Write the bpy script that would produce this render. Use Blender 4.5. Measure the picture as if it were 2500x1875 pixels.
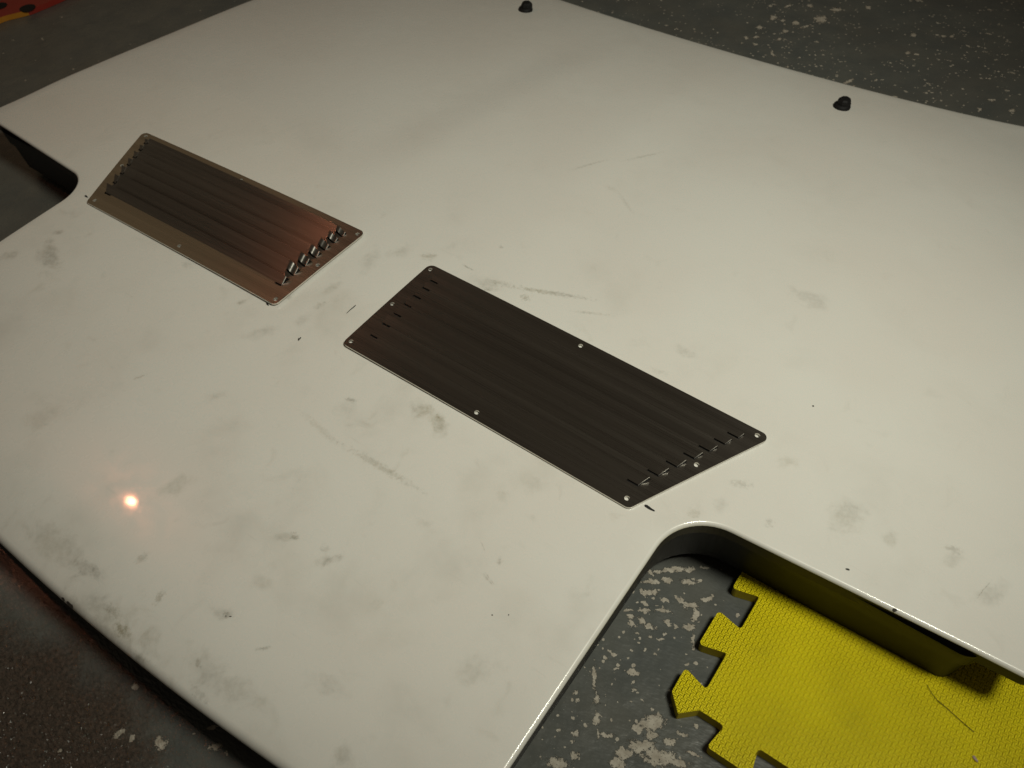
import bpy, bmesh, math, random
from mathutils import Vector, Matrix
from mathutils.geometry import delaunay_2d_cdt

random.seed(7)
for o in list(bpy.data.objects):
    bpy.data.objects.remove(o, do_unlink=True)
scene = bpy.context.scene
COL = scene.collection
Z0 = 0.088            # height of the hood's crown above the floor (floor = 0)

# ------------------------------------------------------------------ camera
cam_data = bpy.data.cameras.new("camera")
cam = bpy.data.objects.new("camera", cam_data)
COL.objects.link(cam)
_r = Vector((0.80894, 0.58651, -0.04029))
_u = Vector((-0.42896, 0.63573, 0.64175))
_f = Vector((-0.40200, 0.50185, -0.76586))
M3 = Matrix((_r, _u, -_f)).transposed()
cam.matrix_world = Matrix.Translation((0.47234, -0.36483, 0.62402)) @ M3.to_4x4()
cam_data.sensor_fit = 'HORIZONTAL'
cam_data.sensor_width = 36.0
cam_data.lens = 0.82062 * 36.0
cam_data.clip_start = 0.01
cam_data.clip_end = 50.0
cam_data.dof.use_dof = True
cam_data.dof.focus_distance = 0.68
cam_data.dof.aperture_fstop = 13.0
scene.camera = cam

# ------------------------------------------------------------------ world: a dim, warm garage
world = bpy.data.worlds.new("World")
scene.world = world
world.use_nodes = True
bg = world.node_tree.nodes["Background"]
bg.inputs[0].default_value = (0.040, 0.033, 0.024, 1)
bg.inputs[1].default_value = 1.0

# ------------------------------------------------------------------ lamps
def lamp(name, kind, loc, energy, color, size, target=None):
    d = bpy.data.lights.new(name, kind)
    d.energy = energy
    d.color = color
    if kind == 'AREA':
        d.shape = 'DISK'
        d.size = size
    else:
        d.shadow_soft_size = size
    o = bpy.data.objects.new(name, d)
    COL.objects.link(o)
    o.location = loc
    if target:
        o.rotation_euler = (Vector(target) - Vector(loc)).to_track_quat('-Z', 'Y').to_euler()
    return o
wl = lamp("work_lamp", 'SPOT', (0.83, -0.05, 1.28), 58.0, (1.0, 0.985, 0.815), 0.14, (0.04, 0.245, 0.08))
wl.data.spot_size = math.radians(76)
wl.data.spot_blend = 1.0
lamp("orange_bulb", 'POINT', (-1.27, -0.23, 1.62), 3.6, (1.0, 0.33, 0.17), 0.012)
lamp("warm_reflection_lamp", 'AREA', (-2.25, 0.95, 1.45), 0.55, (1.0, 0.66, 0.30), 1.5, (0.0, 0.1, 0.1))  # unseen lamp added for the warm brown reflection in the left panel

# ------------------------------------------------------------------ exposure
scene.render.engine = 'CYCLES'
scene.view_settings.view_transform = 'Standard'
scene.view_settings.look = 'None'
scene.view_settings.exposure = 0.0
scene.view_settings.gamma = 1.0
scene.view_settings.use_curve_mapping = False

# ------------------------------------------------------------------ measured marks: (x, y, rotation, half length, half width[, strength])
SMUDGES = [(0.0889,-0.1372,3.02,0.0284,0.0035,0.1665),(0.1557,-0.1368,-3.11,0.0423,0.0037,0.3145),(0.148,-0.0763,-2.94,0.0151,0.0108,0.37),(0.1686,-0.0814,2.19,0.0136,0.0083,0.4),(0.0892,-0.1015,-2.71,0.0064,0.0028,0.4),(0.0926,-0.1085,-3.12,0.0106,0.009,0.148),(0.2135,-0.154,2.87,0.0095,0.0087,0.185),(0.1398,-0.2182,3.1,0.0047,0.003,0.4),(0.1319,-0.2234,-2.78,0.0139,0.0058,0.2405),(0.1738,-0.218,-2.44,0.0114,0.0055,0.4),(0.1659,-0.2131,2.82,0.0047,0.0039,0.259),(0.1429,-0.2887,-2.6,0.0043,0.003,0.4),(0.137,-0.2886,-2.79,0.0104,0.0072,0.222),(0.1815,-0.2912,-2.42,0.006,0.0016,0.4),(0.2747,-0.3131,2.7,0.0109,0.0093,0.259),(0.2775,-0.1487,2.23,0.0036,0.0023,0.37),(0.4627,0.0255,1.5,0.0198,0.0162,0.259),(0.421,-0.0098,1.64,0.0044,0.0035,0.3145),(0.4968,0.0315,1.2,0.0068,0.0059,0.222),(0.5372,0.0476,-2.76,0.0074,0.0036,0.3145),(0.5386,0.037,-1.87,0.0095,0.0069,0.1665),(0.5677,0.0291,-2.07,0.0171,0.0083,0.222),(0.564,0.0292,-1.77,0.0132,0.0005,0.37),(0.1114,0.0807,-2.86,0.0131,0.0039,0.222),(0.1536,0.0958,-2.75,0.0429,0.0036,0.4),(0.2,0.0958,-2.66,0.0198,0.0019,0.2405),(0.0299,0.0719,-2.42,0.0107,0.0061,0.4),(0.1396,0.0774,2.86,0.0057,0.0043,0.4),(0.07,0.0803,3.06,0.0091,0.0015,0.4),(0.0797,0.1221,2.26,0.0028,0.0022,0.4),(0.0715,0.2905,-2.03,0.027,0.0021,0.2405),(0.1098,0.3465,-2.05,0.0296,0.0022,0.2405),(0.1149,0.2697,3.07,0.0082,0.0035,0.1295),(0.1382,0.2581,2.54,0.0208,0.003,0.148),(0.1051,0.0669,-2.83,0.0053,0.0024,0.4),(0.0988,0.0724,-2.77,0.0202,0.0086,0.185),(-0.2914,-0.1355,2.73,0.0329,0.0128,0.37),(-0.3183,-0.106,-2.43,0.0073,0.0057,0.37),(-0.333,-0.1536,-2.09,0.0121,0.0073,0.2775),(-0.1607,-0.0672,2.79,0.0074,0.005,0.185),(-0.0749,-0.0739,-2.02,0.005,0.0038,0.296),(0.0556,-0.2952,-1.89,0.0056,0.0042,0.37),(0.0905,-0.3083,1.74,0.0066,0.0035,0.37),(0.0837,-0.339,-3,0.0095,0.0043,0.4),(0.0672,-0.3337,-3.01,0.0113,0.0041,0.296),(0.1482,-0.2584,-2.67,0.0103,0.0062,0.185),(0.1493,-0.3236,2.73,0.0038,0.0028,0.3145),(-0.0842,-0.1845,-2.09,0.0074,0.0015,0.4),(0.2607,-0.1462,2.56,0.0068,0.0005,0.37),(0.2779,-0.1644,2.89,0.0063,0.0011,0.4),(0.2804,-0.1634,2.83,0.0081,0.0005,0.333),(-0.0122,-0.0586,-1.98,0.0107,0.0083,0.222),(-0.0104,-0.0365,-1.7,0.007,0.0041,0.2775),(0.0018,0.0595,-1.92,0.0139,0.008,0.222),(-0.0138,0.0368,2.02,0.0242,0.0099,0.185),(-0.0167,-0.0115,-1.61,0.014,0.0058,0.222),(-0.0428,-0.0432,-1.38,0.0066,0.0046,0.259),(-0.0318,-0.0916,-2.37,0.0163,0.0081,0.185),(-0.0075,-0.1627,-1.82,0.009,0.0052,0.222),(0.389,0.0083,-2.71,0.0102,0.0042,0.259),(0.4094,0.0463,-2.63,0.0104,0.007,0.222),(0.3729,-0.0351,-2.93,0.0066,0.004,0.2775),(0.385,-0.0144,1.9,0.0097,0.0067,0.222),(0.2817,0.0701,-3.03,0.0117,0.0062,0.185),(0.3493,0.2331,-3.07,0.0245,0.0118,0.185),(0.2905,0.1025,3.12,0.0121,0.0053,0.185),(0.3114,-0.2202,-2.56,0.0185,0.0121,0.185),(0.2332,-0.2852,-2.88,0.0195,0.0086,0.185),(0.2612,-0.0843,-2.96,0.0216,0.0099,0.148),(-0.1211,-0.2605,-2.59,0.019,0.0156,0.185),(0.0299,-0.2399,-2.18,0.0206,0.0099,0.185),(0.0214,-0.3247,-3.02,0.0172,0.0055,0.2405),(0.1644,-0.3373,-3.05,0.0107,0.0032,0.296),(0.1083,-0.3446,-3.05,0.01,0.0033,0.222),(0.0811,-0.3434,-3.09,0.0753,0.0199,0.296),(-0.0117,-0.3262,-3.08,0.0541,0.0155,0.222),(0.1723,-0.3222,-3.08,0.0422,0.0123,0.222)]
DARK_SPOTS = [(0.4033,0.1116,1.5,0.0012,0.0009),(0.4817,-0.0119,-3.02,0.0016,0.0008),(0.5194,-0.021,-2.98,0.0017,0.001),(0.0307,-0.3487,-3.09,0.0042,0.0012),(0.0226,-0.349,-3.08,0.0021,0.0007),(0.2969,-0.1837,2.62,0.0006,0.0006),(0.3059,-0.1771,2.49,0.0005,0.0005),(0.1453,-0.2887,-2.64,0.001,0.0005),(0.1423,-0.2899,-2.86,0.0007,0.0005),(0.4814,-0.1186,-1.83,0.0003,0.0003)]
CHIPS = [(0.3671,-0.0427,-2.46,0.0152,0.0023),(0.3553,-0.0541,-2.36,0.0032,0.0026),(0.3797,-0.0329,-2.37,0.004,0.0031),(0.3884,-0.0258,-2.52,0.0048,0.0016),(0.3586,-0.0614,-2.53,0.0087,0.0028),(0.3698,-0.0525,-2.5,0.0043,0.0022),(0.3842,-0.0446,-2.51,0.0063,0.0026),(0.3908,-0.0379,-2.43,0.0025,0.0017),(0.3614,-0.0725,-2.51,0.0059,0.0029),(0.3659,-0.0678,-2.19,0.004,0.0035),(0.3567,-0.0721,-2.04,0.002,0.0018),(0.3648,-0.0814,-2.51,0.0023,0.0012),(0.3726,-0.0765,-2.5,0.0019,0.001),(0.3572,-0.0922,-2.53,0.0039,0.001),(0.367,-0.0859,-2.53,0.005,0.0015),(0.3791,-0.0785,-2.53,0.0077,0.0014),(0.3612,-0.0965,-2.45,0.0031,0.0023),(0.3647,-0.101,2.07,0.0034,0.002),(0.3704,-0.0941,2.97,0.0045,0.0025),(0.3778,-0.0948,3.07,0.0052,0.003),(0.3864,-0.0838,-2.44,0.0034,0.0024),(0.3948,-0.061,-2.5,0.007,0.0033),(0.4018,-0.0661,2.03,0.0062,0.0026),(0.4027,-0.0789,-2.48,0.0053,0.0029),(0.4101,-0.0848,2.06,0.0087,0.0013),(0.3718,-0.1055,-2.48,0.0019,0.0012),(0.382,-0.102,-2.42,0.0019,0.0014),(0.3903,-0.0938,-2.29,0.0017,0.0014),(0.3867,-0.0605,1.92,0.0025,0.0019),(0.4028,-0.0483,-2.04,0.005,0.0025),(0.3894,-0.0983,-2.81,0.0033,0.001),(0.3748,-0.1195,-2.45,0.0015,0.0011),(0.3845,-0.1123,-2.44,0.0015,0.0011),(0.3634,-0.1527,2.13,0.0112,0.0017),(0.3739,-0.1654,2.13,0.0052,0.0019),(0.3814,-0.1772,2.13,0.006,0.0019),(0.3878,-0.186,2.13,0.0054,0.0013),(0.3927,-0.1831,-2.77,0.005,0.0018),(0.3854,-0.1338,-2.61,0.0062,0.0017),(0.3747,-0.1376,-2.5,0.0024,0.0013),(0.3901,-0.1399,1.43,0.0015,0.0014),(0.3922,-0.1444,-2.47,0.0017,0.0011),(0.4152,-0.1578,-2.33,0.0113,0.0058),(0.4095,-0.1663,-2.45,0.0046,0.0032),(0.4203,-0.1647,-2.51,0.0055,0.0023),(0.4173,-0.176,-2.49,0.0101,0.0053),(0.4327,-0.1608,-2.46,0.0055,0.0033),(0.4303,-0.1749,-2.67,0.0142,0.0061),(0.4099,-0.1866,-2.5,0.0082,0.0039),(0.4432,-0.1705,-2.68,0.0097,0.0035),(0.4105,-0.1947,-2.09,0.0055,0.0051),(0.3738,-0.1948,-2.49,0.0035,0.0025),(0.376,-0.2014,-2.42,0.002,0.0018),(0.3823,-0.2077,-2.12,0.0041,0.0024),(0.3755,-0.2189,-2.52,0.0082,0.0043),(0.4371,-0.1518,-2.77,0.0045,0.0018),(0.4418,-0.1413,2.01,0.0024,0.0013),(0.4501,-0.1587,-2.96,0.0051,0.0016),(0.3624,-0.1353,3,0.0027,0.0018),(0.3581,-0.1707,-2.46,0.0021,0.0017),(0.0835,-0.3589,-3.1,0.0037,0.0027),(0.1019,-0.3873,-2.1,0.0048,0.003),(0.133,-0.3745,-2.95,0.005,0.0037),(0.1674,-0.3526,-2.75,0.0048,0.0032),(0.1781,-0.3493,-2.78,0.0021,0.0015),(0.1553,-0.3441,-2.29,0.0052,0.0018),(0.1118,-0.3847,2.65,0.0034,0.002),(0.1107,0.8697,1.73,0.0124,0.0095),(0.0851,0.841,1.73,0.0073,0.0058),(0.0502,0.8381,1.83,0.0078,0.0059),(0.065,0.8366,1.7,0.005,0.0042),(0.046,0.8016,1.57,0.0059,0.0052),(0.0812,0.901,1.69,0.0058,0.0047),(0.1005,0.8374,-2.09,0.0115,0.0026),(0.0814,0.8105,1.85,0.0057,0.0041),(0.0426,0.7625,2,0.0064,0.0029),(0.0536,0.7733,-2.52,0.0053,0.0034),(0.0841,0.7845,1.86,0.0051,0.0037),(0.061,0.753,-2.26,0.0038,0.0033),(0.0927,0.7435,2.3,0.0104,0.0026),(0.1176,0.9084,-2.48,0.0092,0.0059),(0.1556,0.9395,1.78,0.0062,0.0042),(0.2389,0.8944,1.42,0.006,0.0047),(0.276,0.9122,-2.22,0.0043,0.0032),(0.2858,0.9172,-2.04,0.004,0.0031),(0.2499,0.8421,-2.07,0.0047,0.0037),(0.2615,0.8441,-2.24,0.0046,0.0034),(0.2095,0.7291,-1.86,0.0111,0.0033),(0.2377,0.7512,1.85,0.0042,0.0023),(0.4066,0.7711,1.29,0.0047,0.0035),(0.3788,0.782,-2.13,0.0044,0.0032),(0.3729,0.7518,1.77,0.005,0.0024),(0.0535,0.8831,-1.83,0.0076,0.0032),(0.0305,0.8703,1.79,0.0043,0.0035)]

# ------------------------------------------------------------------ small helpers
def link(o, parent=None):
    COL.objects.link(o)
    if parent is not None:
        o.parent = parent
    return o

def mesh_obj(name, verts, faces, mats, parent=None, smooth=None, midx=None):
    me = bpy.data.meshes.new(name)
    me.from_pydata([tuple(v) for v in verts], [], faces)
    for m in mats:
        me.materials.append(m)
    if midx:
        me.polygons.foreach_set('material_index', midx)
    if smooth is True:
        me.polygons.foreach_set('use_smooth', [True] * len(me.polygons))
    elif smooth:
        me.polygons.foreach_set('use_smooth', smooth)
    me.update()
    return link(bpy.data.objects.new(name, me), parent)

def thing(name, loc, label, cat, group=None):
    o = bpy.data.objects.new(name, None)
    o.empty_display_size = 0.05
    o.location = loc
    return tag(link(o), label, cat, group)

def tag(o, label, cat, group=None):
    o['label'] = label
    o['category'] = cat
    if group:
        o['group'] = group
    return o

def hood_z(x, y):
    z = -0.0485 * x * x - 0.139 * y * y
    if y < -0.29:
        z -= 2.5 * (-0.29 - y) ** 2
    # faint centre bulge: the skin steps down just outside its shoulders
    k = min(1.0, max(0.0, (y - .06) / .22), max(0.0, (.66 - y) / .22))
    if k > 0:
        q = min(1.0, max(0.0, (abs(x) - (.125 - .095 * (y - .15)) + .040) / .080))
        z -= .0034 * k * k * (3 - 2 * k) * q * q * (3 - 2 * q)
    d = z + 0.079
    return -0.079 + 0.5 * (d + math.sqrt(d * d + 0.008 ** 2)) + Z0

def in_poly(p, poly):
    x, y = p[0], p[1]
    c = False
    n = len(poly)
    j = n - 1
    for i in range(n):
        xi, yi = poly[i]
        xj, yj = poly[j]
        if (yi > y) != (yj > y) and x < (xj - xi) * (y - yi) / (yj - yi) + xi:
            c = not c
        j = i
    return c

def fillet(pts, seg=8):
    """closed polygon of (x, y, radius) -> list of (x, y) with rounded corners"""
    out = []
    n = len(pts)
    for i in range(n):
        p = Vector(pts[i][:2]); r = pts[i][2]
        if r <= 0:
            out.append((p.x, p.y)); continue
        a = (Vector(pts[i - 1][:2]) - p).normalized()
        b = (Vector(pts[(i + 1) % n][:2]) - p).normalized()
        ang = a.angle(b)
        t = r / math.tan(ang / 2)
        c = p + (a + b).normalized() * (r / math.sin(ang / 2))
        s = p + a * t - c
        e = p + b * t - c
        a0 = math.atan2(s.y, s.x)
        a1 = math.atan2(e.y, e.x)
        d = (a1 - a0 + math.pi) % (2 * math.pi) - math.pi
        for k in range(seg + 1):
            th = a0 + d * k / seg
            out.append((c.x + r * math.cos(th), c.y + r * math.sin(th)))
    return out

def resample(poly, step):
    out = []
    n = len(poly)
    for i in range(n):
        a = Vector(poly[i]); b = Vector(poly[(i + 1) % n])
        k = max(1, int((b - a).length / step))
        for j in range(k):
            q = a + (b - a) * (j / k)
            out.append((q.x, q.y))
    return out

def circle(cx, cy, r, n=14):
    return [(cx + r * math.cos(2 * math.pi * k / n), cy + r * math.sin(2 * math.pi * k / n)) for k in range(n)]

def sheet(outer, holes, grid, margin):
    """triangulate a flat region with holes and an inner grid; returns coords, tris"""
    loops = [outer] + holes
    co, ed = [], []
    for lp in loops:
        b = len(co)
        co += [Vector(p) for p in lp]
        ed += [(b + i, b + (i + 1) % len(lp)) for i in range(len(lp))]
    if grid:
        xs = [p[0] for p in outer]; ys = [p[1] for p in outer]
        bpts = [p for lp in loops for p in resample(lp, grid * 0.5)]
        cell = {}
        for p in bpts:
            cell.setdefault((int(p[0] // margin), int(p[1] // margin)), []).append(p)
        x = min(xs) + grid * .5
        while x < max(xs):
            y = min(ys) + grid * .5
            while y < max(ys):
                ok = in_poly((x, y), outer) and not any(in_poly((x, y), h) for h in holes)
                if ok:
                    ci, cj = int(x // margin), int(y // margin)
                    for i in (-1, 0, 1):
                        for j in (-1, 0, 1):
                            for q in cell.get((ci + i, cj + j), ()):
                                if (q[0] - x) ** 2 + (q[1] - y) ** 2 < margin * margin:
                                    ok = False
                if ok:
                    co.append(Vector((x, y)))
                y += grid
            x += grid
    v, e, f, ov, oe, of = delaunay_2d_cdt(co, ed, [], 0, 1e-7)
    tris = []
    for t in f:
        c = ((v[t[0]].x + v[t[1]].x + v[t[2]].x) / 3, (v[t[0]].y + v[t[1]].y + v[t[2]].y) / 3)
        if in_poly(c, outer) and not any(in_poly(c, h) for h in holes):
            t = list(t)
            a, b, d = v[t[0]], v[t[1]], v[t[2]]
            if (b - a).cross(d - a) < 0:
                t.reverse()
            tris.append(t)
    return [(p.x, p.y) for p in v], tris, loops

def plate(name, outer, holes, ztop, zbot, mats, parent=None, grid=None, margin=.004, bevel=0.0, uv=False):
    """solid sheet: smooth top and bottom, separate side walls (material 1)"""
    co, tris, loops = sheet(outer, holes, grid, margin)
    V = [(x, y, ztop(x, y)) for x, y in co]
    F = [tuple(t) for t in tris]
    nb = len(V)
    V += [(x, y, zbot(x, y)) for x, y in co]
    F += [tuple(nb + i for i in reversed(t)) for t in tris]
    mi = [0] * len(F)
    sm = [True] * len(F)
    for lp in loops:
        # walls face outwards for the outline and inwards for the holes
        area = sum(lp[i - 1][0] * lp[i][1] - lp[i][0] * lp[i - 1][1] for i in range(len(lp)))
        ccw = area > 0
        if lp is not outer:
            ccw = not ccw
        b = len(V)
        n = len(lp)
        for p in lp:
            V.append((p[0], p[1], ztop(*p)))
            V.append((p[0], p[1], zbot(*p)))
        for i in range(n):
            j = (i + 1) % n
            q = (b + 2 * i, b + 2 * i + 1, b + 2 * j + 1, b + 2 * j)
            F.append(q if ccw else tuple(reversed(q)))
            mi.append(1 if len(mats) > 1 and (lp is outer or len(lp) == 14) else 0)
            sm.append(False)
    o = mesh_obj(name, V, F, mats, parent, sm, mi)
    if uv:
        add_uv(o)
    return o

def add_uv(o):
    me = o.data
    uvl = me.uv_layers.new(name="brush")
    for l in me.loops:
        c = me.vertices[l.vertex_index].co
        uvl.data[l.index].uv = (c.y, c.x)        # tangent runs across the brushing

# ------------------------------------------------------------------ material helpers
class NT:
    def __init__(self, name):
        self.m = bpy.data.materials.new(name)
        self.m.use_nodes = True
        self.t = self.m.node_tree
        self.bsdf = self.t.nodes["Principled BSDF"]
    def n(self, kind, **kw):
        nd = self.t.nodes.new(kind)
        for k, v in kw.items():
            setattr(nd, k, v)
        return nd
    def put(self, sock, v):
        if hasattr(v, 'links'):
            self.t.links.new(v, sock)
        else:
            sock.default_value = v
    def math(self, op, a, b=None, c=None, clamp=False):
        nd = self.n('ShaderNodeMath', operation=op, use_clamp=clamp)
        self.put(nd.inputs[0], a)
        if b is not None: self.put(nd.inputs[1], b)
        if c is not None: self.put(nd.inputs[2], c)
        return nd.outputs[0]
    def vmath(self, op, a, b=None):
        nd = self.n('ShaderNodeVectorMath', operation=op)
        self.put(nd.inputs[0], a)
        if b is not None: self.put(nd.inputs[1], b)
        return nd.outputs['Value'] if op in ('LENGTH', 'DOT_PRODUCT') else nd.outputs[0]
    def noise(self, vec, scale, detail=3.0, rough=.55, color=False, dist=0.0):
        nd = self.n('ShaderNodeTexNoise')
        self.t.links.new(vec, nd.inputs['Vector'])
        nd.inputs['Scale'].default_value = scale
        nd.inputs['Detail'].default_value = detail
        nd.inputs['Roughness'].default_value = rough
        nd.inputs['Distortion'].default_value = dist
        return nd.outputs['Color' if color else 0]
    def ramp(self, v, a, b, lo=0.0, hi=1.0, smooth=True):
        nd = self.n('ShaderNodeMapRange', interpolation_type='SMOOTHSTEP' if smooth else 'LINEAR')
        self.put(nd.inputs[0], v)
        nd.inputs[1].default_value = a
        nd.inputs[2].default_value = b
        nd.inputs[3].default_value = lo
        nd.inputs[4].default_value = hi
        return nd.outputs[0]
    def mix(self, f, a, b):
        nd = self.n('ShaderNodeMix', data_type='RGBA')
        self.put(nd.inputs[0], f)
        for s, v in ((nd.inputs[6], a), (nd.inputs[7], b)):
            if hasattr(v, 'links'): self.t.links.new(v, s)
            else: s.default_value = (*v, 1)
        return nd.outputs[2]
    def mapping(self, vec, loc=(0, 0, 0), rot=(0, 0, 0), scale=(1, 1, 1), kind='POINT'):
        nd = self.n('ShaderNodeMapping', vector_type=kind)
        self.t.links.new(vec, nd.inputs[0])
        nd.inputs[1].default_value = loc
        nd.inputs[2].default_value = rot
        nd.inputs[3].default_value = scale
        return nd.outputs[0]
    def bump(self, h, strength, dist, normal=None):
        nd = self.n('ShaderNodeBump')
        nd.inputs['Strength'].default_value = strength
        nd.inputs['Distance'].default_value = dist
        self.put(nd.inputs['Height'], h)
        if normal is not None: self.put(nd.inputs['Normal'], normal)
        return nd.outputs[0]
    def pos(self):
        g = self.n('ShaderNodeNewGeometry')
        return g.outputs['Position']
    def flat_pos(self):
        return self.vmath('MULTIPLY', self.pos(), (1, 1, 0))
    def warp(self, vec, scale, amp, detail=2.0):
        c = self.vmath('SUBTRACT', self.noise(vec, scale, detail, .6, True), (.5, .5, .5))
        c = self.vmath('MULTIPLY', c, (amp, amp, 0))
        return self.vmath('ADD', vec, c)
    def after(self, vec, val):
        """the same vector, but evaluated after val (keeps the shader stack small)"""
        return self.vmath('ADD', vec, self.math('MULTIPLY', val, 1e-9))
    def spot(self, vec, x, y, rot, sx, sy):
        """distance from the centre of a turned ellipse, 1 on its rim"""
        return self.vmath('LENGTH', self.mapping(vec, (x, y, 0), (0, 0, rot), (sx, sy, 1), 'TEXTURE'))
    def set(self, **kw):
        for k, v in kw.items():
            s = self.bsdf.inputs[k.replace('_', ' ')]
            if isinstance(v, tuple) and len(v) == 3 and s.type == 'RGBA': v = (*v, 1)
            self.put(s, v)

def simple(name, col, rough=.5, metal=0.0, spec=.5, bump=None, vary=0.0):
    m = NT(name)
    p = m.pos()
    if vary:
        k = m.noise(p, 40, 4)
        lo = tuple(c * (1 - vary) for c in col); hi = tuple(min(1, c * (1 + vary)) for c in col)
        m.set(Base_Color=m.mix(k, lo, hi))
    else:
        m.set(Base_Color=col)
    m.set(Roughness=rough, Metallic=metal)
    m.bsdf.inputs['Specular IOR Level'].default_value = spec
    if bump:
        m.set(Normal=m.bump(m.noise(p, bump[0], 4), bump[1], bump[2]))
    return m.m

# ------------------------------------------------------------------ materials
def near(box, c):
    r = max(c[3], c[4]) * 1.7 + .02
    return box[0] - r < c[0] < box[2] + r and box[1] - r < c[1] < box[3] + r

def mat_hood(box):
    m = NT("dirty_white_paint")
    p = m.flat_pos()
    w = m.warp(m.warp(p, 34, 0.016, 4), 150, .006, 3)
    w2 = m.warp(p, 160, 0.0022, 2)
    n_big = m.math('MULTIPLY', m.math('SUBTRACT', m.noise(p, 55, 6, .68, dist=.5), .46), 2.9)
    n_small = m.math('MULTIPLY', m.math('SUBTRACT', m.noise(p, 380, 3, .6), .47), 2.6)
    tot = None
    for i, (x, y, r, sx, sy, st) in enumerate([c for c in SMUDGES if near(box, c)]):
        if i % 12 == 11:
            w, w2 = m.after(w, tot), m.after(w2, tot)
        src = w if min(sx, sy) > .005 else w2
        big = min(sx, sy) > .005
        d = m.ramp(m.math('ADD', m.spot(src, x, y, r, sx, sy), n_big if big else n_small), 1.20, .20, 0, st)
        tot = d if tot is None else m.math('ADD', tot, d)
    if tot is None:
        tot = m.math('MULTIPLY', m.noise(p, 3, 1), 0.0)
    grain = m.ramp(m.noise(p, 210, 4, .65), .3, .7, .35, 1.45, False)
    tot = m.math('MULTIPLY', tot, grain)
    # general grime: cloudy film, wiped streaks, finger marks
    cloud = m.ramp(m.noise(m.warp(p, 9, .05), 11, 5, .6), .48, .80, 0, .22)
    cloud2 = m.ramp(m.noise(m.warp(p, 20, .03), 34, 4, .6, dist=.6), .60, .80, 0, .22)
    near_panels = m.ramp(m.spot(p, 0.05, -0.12, 0.0, .60, .30), 1.3, .3, 0.30, 1.0)
    cl = m.math('MULTIPLY', m.math('ADD', cloud, cloud2), near_panels)
    sc = m.noise(m.mapping(p, rot=(0, 0, .6), scale=(6, 90, 1)), 3.0, 3, .5)
    scr = m.math('MULTIPLY', m.ramp(sc, .66, .78, 0, .10), near_panels)
    speck = m.ramp(m.noise(p, 520, 2, .5), .76, .82, 0, .35)
    speck = m.math('MULTIPLY', speck, m.ramp(m.noise(p, 14, 2), .5, .75, 0, 1))
    dirt = m.math('ADD', m.math('ADD', tot, cl), m.math('ADD', scr, speck), clamp=True)
    tint = m.ramp(m.noise(p, 16, 2), .4, .65)
    dcol = m.mix(tint, (.21, .20, .165), (.24, .21, .12))
    base = m.mix(m.ramp(m.noise(p, 5, 3), .3, .7), (.74, .735, .70), (.72, .70, .66))
    col = m.mix(dirt, base, dcol)
    hard = None
    w2 = m.after(w2, dirt)
    for (x, y, r, sx, sy) in [c for c in DARK_SPOTS if near(box, c)]:
        d = m.ramp(m.spot(w2, x, y, r, sx, sy), 1.1, .8, 0, .95)
        hard = d if hard is None else m.math('MAXIMUM', hard, d)
    if hard is not None:
        col = m.mix(hard, col, (.03, .028, .025))
    m.set(Base_Color=col)
    m.set(Roughness=m.math('ADD', m.ramp(m.noise(p, 60, 3), .3, .7, .22, .32), m.math('MULTIPLY', dirt, .5)))
    m.bsdf.inputs['Specular IOR Level'].default_value = .5
    m.bsdf.inputs['Coat Weight'].default_value = .34
    m.set(Coat_Roughness=m.ramp(m.noise(p, 90, 3), .3, .7, .035, .070))
    m.set(Normal=m.bump(m.noise(p, 900, 2), .03, .0004))
    return m.m

def mat_metal():
    m = NT("brushed_stainless_steel")
    p = m.pos()
    s1 = m.noise(m.mapping(p, scale=(1.2, 260, 30)), 4.0, 3, .6)
    s2 = m.noise(m.mapping(p, scale=(2.5, 900, 60)), 3.0, 2, .6)
    s3 = m.noise(m.mapping(p, scale=(.8, 45, 10)), 3.0, 2, .5)
    k = m.math('ADD', m.math('MULTIPLY', s1, .5), m.math('MULTIPLY', s2, .5))
    m.set(Base_Color=m.mix(m.ramp(m.math('ADD', m.math('MULTIPLY', k, .5), m.math('MULTIPLY', s3, .5)), .36, .64), (.42, .40, .37), (.56, .54, .50)))
    m.set(Metallic=1.0, Roughness=m.ramp(k, .3, .7, .26, .33), Anisotropic=.90)
    tg = m.n('ShaderNodeTangent', direction_type='UV_MAP', uv_map="brush")
    m.set(Tangent=tg.outputs[0])
    m.set(Normal=m.bump(k, .05, .0003))
    return m.m

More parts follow.
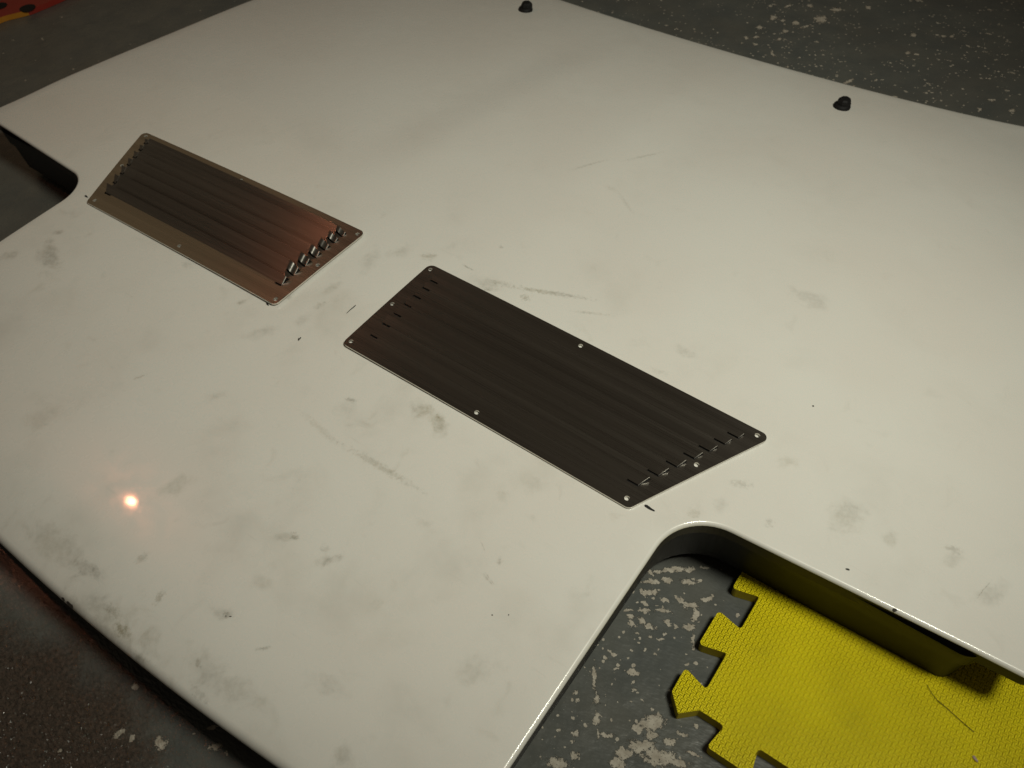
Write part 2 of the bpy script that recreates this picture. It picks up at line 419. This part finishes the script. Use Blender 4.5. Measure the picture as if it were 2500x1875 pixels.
def mat_floor(box):
    m = NT("chipped_grey_floor_paint")
    p = m.flat_pos()
    w = m.warp(m.warp(p, 120, .009, 4), 420, .0022, 2)
    best = None
    for i, (x, y, r, sx, sy) in enumerate([c for c in CHIPS if near(box, c)]):
        if i % 12 == 11:
            w = m.after(w, best)
        d = m.spot(w, x, y, r, sx, sy)
        best = d if best is None else m.math('MINIMUM', best, d)
    named = 0.0 if best is None else m.ramp(m.math('ADD', best, m.math('MULTIPLY', m.math('SUBTRACT', m.noise(p, 200, 8, .85), .5), 4.2)), .92, .84)
    # scattered flakes, denser beyond the rear edge and under the headlamp cut-out
    v = m.n('ShaderNodeTexVoronoi', feature='F1')
    m.t.links.new(m.mapping(m.warp(p, 90, .012, 3), rot=(0, 0, .66), scale=(1, 1.9, 1)), v.inputs['Vector'])
    v.inputs['Scale'].default_value = 62
    rnd = m.n('ShaderNodeSeparateColor')
    m.t.links.new(v.outputs['Color'], rnd.inputs[0])
    dens = m.math('MAXIMUM', m.ramp(m.spot(p, .30, .98, .5, .75, .42), 1.2, .3, 0, 1), m.ramp(m.spot(p, .42, -.12, .6, .16, .12), 1.3, .4, 0, .9))
    dens = m.math('ADD', m.math('MULTIPLY', dens, m.ramp(m.noise(p, 7, 2), .35, .6, .3, 1)), .03)
    size = m.math('MULTIPLY', rnd.outputs[1], .27)
    on = m.math('LESS_THAN', rnd.outputs[0], m.math('MULTIPLY', dens, .55))
    fl = m.math('MULTIPLY', on, m.math('LESS_THAN', v.outputs['Distance'], m.math('MULTIPLY', size, m.ramp(m.noise(p, 260, 3), .3, .7, .3, 1.3))))
    v2 = m.n('ShaderNodeTexVoronoi', feature='F1')
    m.t.links.new(m.warp(p, 200, .004, 2), v2.inputs['Vector'])
    v2.inputs['Scale'].default_value = 210
    r2 = m.n('ShaderNodeSeparateColor')
    m.t.links.new(v2.outputs['Color'], r2.inputs[0])
    on2 = m.math('LESS_THAN', r2.outputs[0], m.math('MULTIPLY', dens, .55))
    fl2 = m.math('MULTIPLY', on2, m.math('LESS_THAN', v2.outputs['Distance'], m.math('MULTIPLY', r2.outputs[1], .36)))
    chip = m.math('MAXIMUM', named, m.math('MAXIMUM', fl, fl2))
    pores = m.ramp(m.noise(p, 760, 2, .5), .62, .68)
    conc = m.mix(m.ramp(m.noise(p, 150, 4, .6), .3, .7), (.30, .265, .215), (.44, .405, .345))
    conc = m.mix(m.math('MULTIPLY', pores, .85), conc, (.06, .055, .05))
    paint = m.mix(m.ramp(m.noise(p, 22, 4, .6), .3, .7), (.082, .089, .086), (.108, .111, .101))
    paint = m.mix(m.math('MULTIPLY', m.ramp(m.noise(p, 5, 3), .4, .7), .5), paint, (.084, .078, .067))
    dim_red_tint = m.ramp(m.math('ADD', m.spot(p, -.04, -.51, .45, .24, .125), m.math('MULTIPLY', m.math('SUBTRACT', m.noise(p, 16, 5, .7), .5), .9)), 1.10, .75, 0, .8)  # dimness and red lamp glow of this corner painted into the floor colour
    paint = m.mix(dim_red_tint, paint, m.mix(m.ramp(m.noise(p, 300, 3, .6), .35, .65), (.040, .028, .021), (.090, .060, .045)))
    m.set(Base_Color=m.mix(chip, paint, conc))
    zone = m.ramp(m.spot(p, -.02, -.50, .45, .24, .135), 1.2, .6, 0.0, 1.0)
    pr = m.math('SUBTRACT', m.ramp(m.noise(p, 70, 3), .3, .7, .24, .36), m.math('MULTIPLY', zone, .17))
    m.set(Roughness=m.math('ADD', m.math('MULTIPLY', chip, .38), pr))
    m.set(Specular_IOR_Level=m.ramp(m.spot(p, -.02, -.50, .45, .24, .135), 1.15, .55, .45, 1.0))
    rough = m.ramp(m.spot(p, -.02, -.50, .45, .24, .135), 1.15, .55, .25, 3.1)
    fine = m.noise(m.mapping(p, rot=(0, 0, -.66), scale=(.55, 1.25, 1)), 360, 2, .5)
    fine = m.math('MULTIPLY', fine, rough)
    h = m.math('SUBTRACT', m.math('ADD', fine, m.math('MULTIPLY', m.noise(p, 60, 2), .6)), m.math('MULTIPLY', chip, .8))
    m.set(Normal=m.bump(h, .75, .0016))
    return m.m

def mat_foam(name, lo, hi):
    m = NT(name)
    p = m.pos()
    sep = m.n('ShaderNodeSeparateXYZ')
    m.t.links.new(m.vmath('ADD', p, (10.0, 10.0, 0)), sep.inputs[0])
    s = 1 / .0033
    gx = m.math('MULTIPLY', sep.outputs[0], s); gy = m.math('MULTIPLY', sep.outputs[1], s)
    ix = m.math('FLOOR', gx); iy = m.math('FLOOR', gy)
    fx = m.math('ABSOLUTE', m.math('SUBTRACT', m.math('FRACT', gx), .5))
    fy = m.math('ABSOLUTE', m.math('SUBTRACT', m.math('FRACT', gy), .5))
    par = m.math('MODULO', m.math('ADD', ix, iy), 2.0)
    inv = m.math('SUBTRACT', 1.0, par)
    a = m.math('ADD', m.math('MULTIPLY', fx, par), m.math('MULTIPLY', fy, inv))
    b = m.math('ADD', m.math('MULTIPLY', fy, par), m.math('MULTIPLY', fx, inv))
    h = m.math('MULTIPLY', m.ramp(a, .36, .12), m.ramp(b, .58, .38))
    wear = m.ramp(m.noise(p, 30, 3), .3, .7, .75, 1.05)
    h = m.math('MULTIPLY', h, wear)
    k = m.noise(p, 18, 4)
    col = m.mix(m.ramp(k, .3, .7), lo, hi)
    col = m.mix(m.ramp(m.noise(p, 26, 5, .65), .50, .78, 0, .22), col, (.30, .24, .03))
    specks = m.ramp(m.noise(p, 170, 2), .79, .82, 0, .7)
    m.set(Base_Color=m.mix(specks, col, (.10, .08, .02)), Roughness=.5)
    m.bsdf.inputs['Specular IOR Level'].default_value = .28
    m.set(Normal=m.bump(h, 1.0, .0021))
    return m.m

HOOD_BOXES = [(x0, y0, x0 + .25, y0 + .22) for y0 in (-.36, -.14, .08, .30, .52, .74) for x0 in (-.625, -.375, -.125, .125, .375)]
HOOD = [mat_hood(b) for b in HOOD_BOXES]
def hood_slot(x, y):
    i = min(4, max(0, int((x + .625) / .25)))
    j = min(5, max(0, int((y + .36) / .22)))
    return j * 5 + i
STEEL = mat_metal()
LIP = simple("cut_louver_lip", (.52, .50, .47), .5, .6)
CUT = simple("bright_cut_steel", (.72, .69, .63), .42, .75)
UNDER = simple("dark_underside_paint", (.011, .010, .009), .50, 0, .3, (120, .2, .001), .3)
FLANGE = simple("dark_flange_paint", (.028, .024, .019), .5, 0, .3, (200, .2, .0006), .3)  # one very dark brown base colour, slightly varied
FLOOR_X = [-6, .05, .20, .345, .42, .50, .80, 6]
FLOOR_Y = [-6, -.36, -.20, -.12, -.05, .60, .90, 1.10, 6]
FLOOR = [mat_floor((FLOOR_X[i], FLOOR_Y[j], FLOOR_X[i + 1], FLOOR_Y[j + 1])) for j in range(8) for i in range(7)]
YELLOW = mat_foam("yellow_foam", (.76, .635, .001), (.84, .71, .002))
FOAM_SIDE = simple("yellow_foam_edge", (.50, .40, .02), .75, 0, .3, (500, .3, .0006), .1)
RUBBER = simple("black_plastic", (.008, .0075, .008), .65, 0, .25, (300, .2, .0004))
INK = simple("black_marker_ink", (.012, .011, .011), .6, 0, .3)
RED = simple("red_plastic", (.24, .018, .010), .45, 0, .5, (80, .15, .001), .12)
ORANGE = simple("orange_plastic", (.42, .17, .010), .5, 0, .5, (80, .15, .001), .12)
HAIR = simple("dark_hair", (.03, .022, .01), .5)
FLAKE = simple("pink_grey_flake", (.42, .30, .26), .7)

# ------------------------------------------------------------------ ground
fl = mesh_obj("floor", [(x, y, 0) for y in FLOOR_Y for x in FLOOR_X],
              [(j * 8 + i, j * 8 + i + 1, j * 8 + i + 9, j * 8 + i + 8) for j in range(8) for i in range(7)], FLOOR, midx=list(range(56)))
fl['kind'] = 'structure'

# ------------------------------------------------------------------ the hood
def hood_outline():
    """list of (x, y, roll radius), counter-clockwise, right half then mirrored"""
    half = []
    for k in range(13):
        x = .325 * k / 12
        half.append((x, -.3497 + .19 * x * x, .006, .0))
    half.append((.3635, -.318, .006, .028))
    half.append((.3635, -.0345, .003, .042))
    half += [(.46, -.0270, .003, 0), (.571, -.0180, .003, 0)]
    half.append((.613, -.0150, .004, .010))
    for x, y in ((.615, .03), (.613, .08), (.609, .14), (.606, .22), (.604, .30), (.604, .40), (.601, .50), (.595, .60), (.587, .70)):
        half.append((x, y, .012, 0))
    half.append((.578, .772, .011, .035))
    for k in range(15, 0, -1):
        x = .53 * k / 15
        half.append((x, .679 + .29 * x * x, .010, 0))
    top = (0.0, .679, .010, 0)
    full = half + [top] + [(-x, y, r, q) for (x, y, r, q) in reversed(half[1:])]
    pts = fillet([(x, y, q) for x, y, r, q in full], 14)
    rad = []
    keys = [(x, y, r) for x, y, r, q in full]
    dense = []
    n = len(pts)
    for i in range(n):
        a = Vector(pts[i]); b = Vector(pts[(i + 1) % n])
        k = max(1, round((b - a).length / .010))
        for j in range(k):
            dense.append(a + (b - a) * (j / k))
    return dense

def roll_radius(p):
    x, y = abs(p.x), p.y
    if y > .60 and y > .66 + .2 * x * x: return .014
    if x > .585 and y > .03: return .012
    if x > .585 and y > -.02: return .003 + .009 * max(0, min(1, y / .03))
    if y < -.30: return .006
    return .003

OUT = hood_outline()
N = len(OUT)
RAD = [roll_radius(p) for p in OUT]
for _ in range(3):
    RAD = [(RAD[i - 1] + 2 * RAD[i] + RAD[(i + 1) % N]) / 4 for i in range(N)]
NRM = []
for i in range(N):
    t = (OUT[(i + 1) % N] - OUT[i - 1]).normalized()
    NRM.append(Vector((-t.y, t.x)))          # inwards for a counter-clockwise outline

hood = thing("car_hood", (0, 0, 0), "large dirty white car hood with two headlamp cut-outs lying flat on the floor", "car hood")

def ring(inset, drop):
    out = []
    for i in range(N):
        q = OUT[i] + NRM[i] * inset(i)
        out.append((q.x, q.y, hood_z(q.x, q.y) - drop(i)))
    return out

def hood_skin():
    inner = ring(lambda i: RAD[i], lambda i: 0)
    co, tris, loops = sheet([(v[0], v[1]) for v in inner], [], .0125, .0062)
    V = [(x, y, hood_z(x, y)) for x, y in co]
    F = [tuple(t) for t in tris]
    key = {(round(v[0], 6), round(v[1], 6)): i for i, v in enumerate(co)}
    prev = [key.get((round(v[0], 6), round(v[1], 6))) for v in inner]
    if None in prev:
        prev = [p if p is not None else min(range(len(co)), key=lambda k: (co[k][0] - inner[i][0]) ** 2 + (co[k][1] - inner[i][1]) ** 2) for i, p in enumerate(prev)]
    for k in range(1, 7):
        th = math.pi / 2 * k / 6
        rg = ring(lambda i: RAD[i] * (1 - math.sin(th)), lambda i: RAD[i] * (1 - math.cos(th)))
        b = len(V)
        V += rg
        for i in range(N):
            j = (i + 1) % N
            F.append((prev[i], b + i, b + j, prev[j]))
        prev = list(range(b, b + N))
    mi = [hood_slot(sum(V[i][0] for i in f) / len(f), sum(V[i][1] for i in f) / len(f)) for f in F]
    return mesh_obj("skin", V, F, HOOD, hood, True, mi)

def strip(name, rings, mat):
    V, F = [], []
    for rg in rings:
        V += rg
    for k in range(len(rings) - 1):
        for i in range(N):
            j = (i + 1) % N
            F.append((k * N + i, (k + 1) * N + i, (k + 1) * N + j, k * N + j))
    return mesh_obj(name, V, F, [mat], hood, False)

hood_skin()
def floor_safe(rg, lo):
    return [(x, y, max(z, lo)) for x, y, z in rg]
fh = .011
strip("edge_flange", [
    ring(lambda i: .0003, lambda i: RAD[i] - .0002),
    floor_safe(ring(lambda i: .0006, lambda i: RAD[i] + fh), .0008),
    floor_safe(ring(lambda i: .010, lambda i: RAD[i] + fh), .0010),
    floor_safe(ring(lambda i: .010, lambda i: .0045), .0016)], FLANGE)
# pressed inner frame: dark wall just inside the rim, resting on the mat
def inner_frame():
    half = [(.30 * k / 10, -.3377 + .19 * (.30 * k / 10) ** 2, 0) for k in range(11)]
    half += [(.3545, -.308, .022), (.3545, -.0200, .048), (.46, -.0180, 0), (.575, -.0150, .012), (.579, .06, 0), (.574, .25, 0), (.572, .40, 0), (.565, .58, 0), (.545, .735, .03)]
    half += [(.50 * k / 12, .640 + .29 * (.50 * k / 12) ** 2, 0) for k in range(12, 0, -1)]
    full = half + [(0, .640, 0)] + [(-x, y, r) for x, y, r in reversed(half[1:])]
    P = [Vector(p) for p in resample(fillet(full, 12), .012)]
    n = len(P)
    nr = []
    for i in range(n):
        t = (P[(i + 1) % n] - P[i - 1]).normalized()
        nr.append(Vector((-t.y, t.x)))
    rings = []
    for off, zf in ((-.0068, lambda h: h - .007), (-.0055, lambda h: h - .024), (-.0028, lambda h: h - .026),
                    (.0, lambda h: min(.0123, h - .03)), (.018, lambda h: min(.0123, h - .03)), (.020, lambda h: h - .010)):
        rg = []
        for i in range(n):
            q = P[i] + nr[i] * off
            h = hood_z(q.x, q.y)
            rg.append((q.x, q.y, max(zf(h), .0015)))
        rings.append(rg)
    V = [v for rg in rings for v in rg]
    F = [(k * n + i, (k + 1) * n + i, (k + 1) * n + (i + 1) % n, k * n + (i + 1) % n) for k in range(len(rings) - 1) for i in range(n)]
    return mesh_obj("inner_frame", V, F, [UNDER], hood, True)
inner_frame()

# washer nozzles near the rear edge
def lathe(name, prof, seg, mat, parent, origin, facets=False):
    V, F = [], []
    for (r, z) in prof:
        for k in range(seg):
            a = 2 * math.pi * k / seg
            V.append((origin[0] + r * math.cos(a), origin[1] + r * math.sin(a), origin[2] + z))
    m = len(prof)
    for j in range(m - 1):
        for k in range(seg):
            l = (k + 1) % seg
            F.append((j * seg + k, j * seg + l, (j + 1) * seg + l, (j + 1) * seg + k))
    F.append(tuple((m - 1) * seg + k for k in range(seg)))
    return mesh_obj(name, V, F, [mat], parent, not facets)
for s in (1, -1):
    x, y = .2385 * s, .609
    z = hood_z(x, y) - .001
    nb = lathe("washer_nozzle", [(.0100, 0), (.0105, .0025), (.0098, .0050), (.0082, .0064), (.0060, .0068)], 20, RUBBER, hood, (x, y, z))
    lathe("nozzle_cap", [(.0084, .0050), (.0084, .0085), (.0076, .0112), (.0058, .0130), (.0025, .0134)], 8, RUBBER, nb, (x + .0012, y + .0012, z), True)

# felt-pen ticks drawn round the panels
def pen_mark(p, q, w):
    a, b = Vector(p), Vector(q)
    t = (b - a).normalized(); nrm = Vector((-t.y, t.x))
    n = 7
    top, bot = [], []
    for k in range(n + 1):
        c = a + (b - a) * (k / n) + nrm * (.00012 * math.sin(k * 1.1))
        ww = w * (.62 + .38 * math.sin(math.pi * min(1, .25 + k / n))) * .5
        if k in (0, n): ww *= .55
        for lst, sg in ((top, 1), (bot, -1)):
            e = c + nrm * ww * sg
            lst.append((e.x, e.y, hood_z(e.x, e.y) + .0004))
    V = top + bot
    F = [(n + 1 + k, n + 2 + k, k + 1, k) for k in range(n)]
    return mesh_obj("pen_mark", V, F, [INK], hood)
for a, b, w in (((.3393, -.0500), (.3480, -.0502), .0023), ((.0176, -.0175), (.0178, -.0302), .0010), ((.0037, -.0745), (.0048, -.0784), .0013),
                ((.0048, -.0784), (.0026, -.0762), .0010), ((-.3468, -.0528), (-.3409, -.0533), .0020), ((-.0543, -.0612), (-.0500, -.0627), .0016)):
    pen_mark(a, b, w)

# ------------------------------------------------------------------ the two louvre panels
HINGE = [-.0389, -.0225, -.0074, .0070, .0200, .0329, .0445]
DEEP = [.0097, .0086, .0078, .0071, .0064, .0056, .0049]
X_IN = .0560

ENDS = [0, .006, .012, .018, .024, .03, .036, .045]
KS = ENDS + [.1 + .08 * i for i in range(11)] + [1 - e for e in reversed(ENDS)]
def x_out(y):
    return .3272 + .501 * (y + .0389)

def louvre_panel(sx, label):
    root = thing("louver_panel", (0, 0, 0), label, "louver panel", "steel louver panels on the hood")
    outer = fillet([(.0420, -.0612, .0055), (.3317, -.0606, .0055), (.3905, .0600, .0052), (.0413, .0612, .0065)], 8)
    outer = resample(outer, .012)
    holes = [circle(x, y, .0021) for x, y in ((.0473, -.0550), (.0472, 0.0), (.0465, .0550), (.1854, -.0545), (.2151, .0542), (.3261, -.0537), (.3543, .0025), (.3800, .0549))]
    for h, d in zip(HINGE, DEEP):
        s = .0017
        xo0, xo1 = x_out(h), x_out(h + d)
        op = d + .0002
        holes.append(resample([(X_IN, h - s), (X_IN + .0085, h - s), (X_IN + .0085, h), (xo0 - .0095, h), (xo0 - .0095, h - s), (xo0 + .0003, h - s), (xo1 + .0004, h + op), (X_IN - .0004, h + op)], .0022))
    def flip(lp):
        return [(sx * x, y) for x, y in lp] if sx > 0 else [(sx * x, y) for x, y in reversed(lp)]
    outer = flip(outer)
    holes = [flip(h) for h in holes]
    def saw(x, y):
        # the bridges between the slots lean forward together with the louvers, flat again at both ends
        x = abs(x)
        k = min(1.0, max(0.0, min(x - X_IN - .0025, x_out(y) - x - .0030) / .0060))
        if k <= 0 or sx > 0:
            return 0.0
        k = k * k * (3 - 2 * k)
        for i in range(6):
            a, b = HINGE[i] + DEEP[i] + .0002, HINGE[i + 1]
            if a - 1e-5 <= y <= b + 1e-5:
                return k * (math.tan(math.radians(36)) * (y - a) - .0003)
        return 0.0
    lift = lambda x, y: hood_z(x, y) + .0032 + .0006 * math.sin(9 * x + 2) + saw(x, y)
    flat = lambda x, y: hood_z(x, y) + .0017 + .0006 * math.sin(9 * x + 2)
    base = lambda x, y: flat(x, y) + saw(x, y)
    pl = plate("plate", outer, holes, lift, base, [STEEL, CUT], root, .014, .0035, uv=True)
    bk = flip(resample([(X_IN - .003, HINGE[0] - .003), (x_out(HINGE[0]) + .003, HINGE[0] - .003), (x_out(HINGE[-1] + .005) + .003, HINGE[-1] + .007), (X_IN - .003, HINGE[-1] + .007)], .02))
    plate("gap_darkener", bk, [], lambda x, y: flat(x, y) - .0003, lambda x, y: flat(x, y) - .0007, [RUBBER], root, .02, .006)  # black sheet added under the louvers so their gaps look shaded
    for h, d in zip(HINGE, DEEP):
        th = math.radians(36)
        n = len(KS) - 1
        V, F, mi = [], [], []
        t = .0013
        prof = []
        for j in range(5):
            q = j / 4
            a = th * min(1, q * 2.2) if j else 0
            prof.append(q)
        zz = [0.0]
        yy = [0.0]
        for j in range(1, 5):
            a = th
            yy.append(yy[-1] + d / 4 * math.cos(a))
            zz.append(zz[-1] + d / 4 * math.sin(a))
        for side in (0, 1):
            for j in range(5):
                xe = x_out(h + d * j / 4) - .0002
                for k in range(n + 1):
                    x = X_IN + .0003 + (xe - X_IN - .0003) * KS[k]
                    y = h + yy[j]
                    V.append((sx * x, y, lift(sx * x, h) + zz[j] - (t if side else 0)))
        W = n + 1
        off = 5 * W
        for j in range(4):
            for k in range(n):
                a = j * W + k
                F.append((a, a + 1, a + 1 + W, a + W)); mi.append(0)
                F.append((off + a, off + a + W, off + a + 1 + W, off + a + 1)); mi.append(0)
            for k in (0, n):
                a = j * W + k
                F.append((a, a + W, off + a + W, off + a) if k == 0 else (a + W, a, off + a, off + a + W)); mi.append(1)
        for k in range(n):
            for j in (0, 4):
                a = j * W + k
                F.append((a + 1, a, off + a, off + a + 1) if j == 0 else (a, a + 1, off + a + 1, off + a)); mi.append(2)
        if sx < 0:
            F = [tuple(reversed(f)) for f in F]
        # split edge walls from the faces so that the faces shade smoothly
        V2, F2 = list(V), []
        for f, m_ in zip(F, mi):
            if m_:
                b = len(V2)
                V2 += [V[i] for i in f]
                F2.append(tuple(range(b, b + len(f))))
            else:
                F2.append(f)
        o = mesh_obj("louver", V2, F2, [STEEL, LIP, UNDER], root, [m_ == 0 for m_ in mi], mi)
        add_uv(o)
    return root
louvre_panel(1, "dark brushed steel louver panel pointing at the headlamp cut-out with the yellow mat")
louvre_panel(-1, "brown-tinged brushed steel louver panel beside the empty headlamp cut-out")

# ------------------------------------------------------------------ yellow interlocking foam mat
def mat_polygon():
    x0, y0, x1, y1 = .4365, -.1340, 1.045, .472
    P = []
    P.append((x0 - .0195, -.1335, .002)); P.append((.4282, -.1450, .0006)); P.append((.4393, -.1342, .0006))
    # front edge with teeth pointing to the front
    c = .4718
    while c < x1 - .03:
        P += [(c - .0130, y0, .0022), (c - .0165, y0 - .0195, .0026), (c + .0165, y0 - .0195, .0026), (c + .0128, y0, .0022)]
        c += .055
    P.append((x1, y0, .003)); P.append((x1, y1, .003)); P.append((x0, y1, .003))
    # left edge, from the far end back to the corner
    cs = []
    c = -.0750
    while c < y1 - .03:
        cs.append(c); c += .055
    for c in reversed(cs):
        P += [(x0, c + .0122, .0022), (x0 - .0205, c + .0165, .0026), (x0 - .0205, c - .0162, .0026), (x0, c - .0105, .0016)]
    P += [(x0, -.1182, .0022), (x0 - .0200, -.1125, .0026)]
    return fillet(P, 4)
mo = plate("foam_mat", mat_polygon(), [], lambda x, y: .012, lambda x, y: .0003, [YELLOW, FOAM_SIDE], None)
tag(mo, "bright yellow interlocking foam floor mat with dovetail teeth under the hood's edge", "foam mat")

# ------------------------------------------------------------------ red mat at the far side
rmat = thing("spotted_mat", (-.95, .22, 0), "red foam mat with black round spots and an orange edge beyond the hood", "foam mat")
def rel(lp):
    return [(x + .95, y - .22) for x, y in lp]
edge = [(-1.02, .115, .02), (-.972, .160, .02), (-.9705, .203, .03), (-.9525, .239, .03), (-.949, .270, .03), (-.945, .34, .03), (-.940, .56, .02), (-1.35, .60, .03), (-1.40, .20, .03)]
red_outline = rel(fillet(edge, 6))
plate("foam_body", red_outline, [], lambda x, y: .0085, lambda x, y: .0004, [RED, ORANGE], rmat)
for pg in rmat.children[0].data.polygons:
    if pg.material_index == 1 and pg.center.y + .22 > .236:
        pg.material_index = 0
for ix in range(6):
    for iy in range(5):
        cx, cy = -.960 - .047 * ix + .028 * iy, .2405 - .0215 * ix + .062 * iy
        if cx > -.958 + .02 * iy or not in_poly((cx + .95, cy - .22), red_outline):
            continue
        lp = rel(circle(cx, cy, .0125, 20))
        plate("spot", lp, [], lambda x, y: .0092, lambda x, y: .0082, [RUBBER], rmat)

# ------------------------------------------------------------------ litter on the mat
pts = [(.5632, -.0253), (.5678, -.0293), (.5727, -.0322), (.5796, -.0337), (.5866, -.0358), (.5936, -.0378), (.6003, -.0395)]
V, F = [], []
for i, (x, y) in enumerate(pts):
    r = .00022
    for k in range(4):
        a = math.pi / 2 * k
        V.append((x - r * math.sin(a) * .3, y + r * math.cos(a), .01285 + r * math.sin(a)))
for i in range(len(pts) - 1):
    for k in range(4):
        l = (k + 1) % 4
        F.append((i * 4 + k, i * 4 + l, i * 4 + 4 + l, i * 4 + 4 + k))
tag(mesh_obj("hair", V, F, [HAIR], None), "thin dark hair lying on the yellow foam mat", "hair")
fx, fy = .6062, -.0569
fv = [(-.0022, .0010), (-.0010, .0017), (.0006, .0004), (.0020, -.0004), (.0019, -.0014), (.0004, -.0012), (-.0012, -.0002)]
V = [(fx + a, fy + b, .0127 + .0002 * (i % 3)) for i, (a, b) in enumerate(fv)] + [(fx + a, fy + b, .0133 + .0002 * (i % 3)) for i, (a, b) in enumerate(fv)]
n = len(fv)
F = [tuple(range(n)), tuple(range(n, 2 * n))] + [(i, (i + 1) % n, n + (i + 1) % n, n + i) for i in range(n)]
tag(mesh_obj("paint_flake", V, F, [FLAKE], None), "tiny pinkish paint flake on the yellow foam mat", "flake")
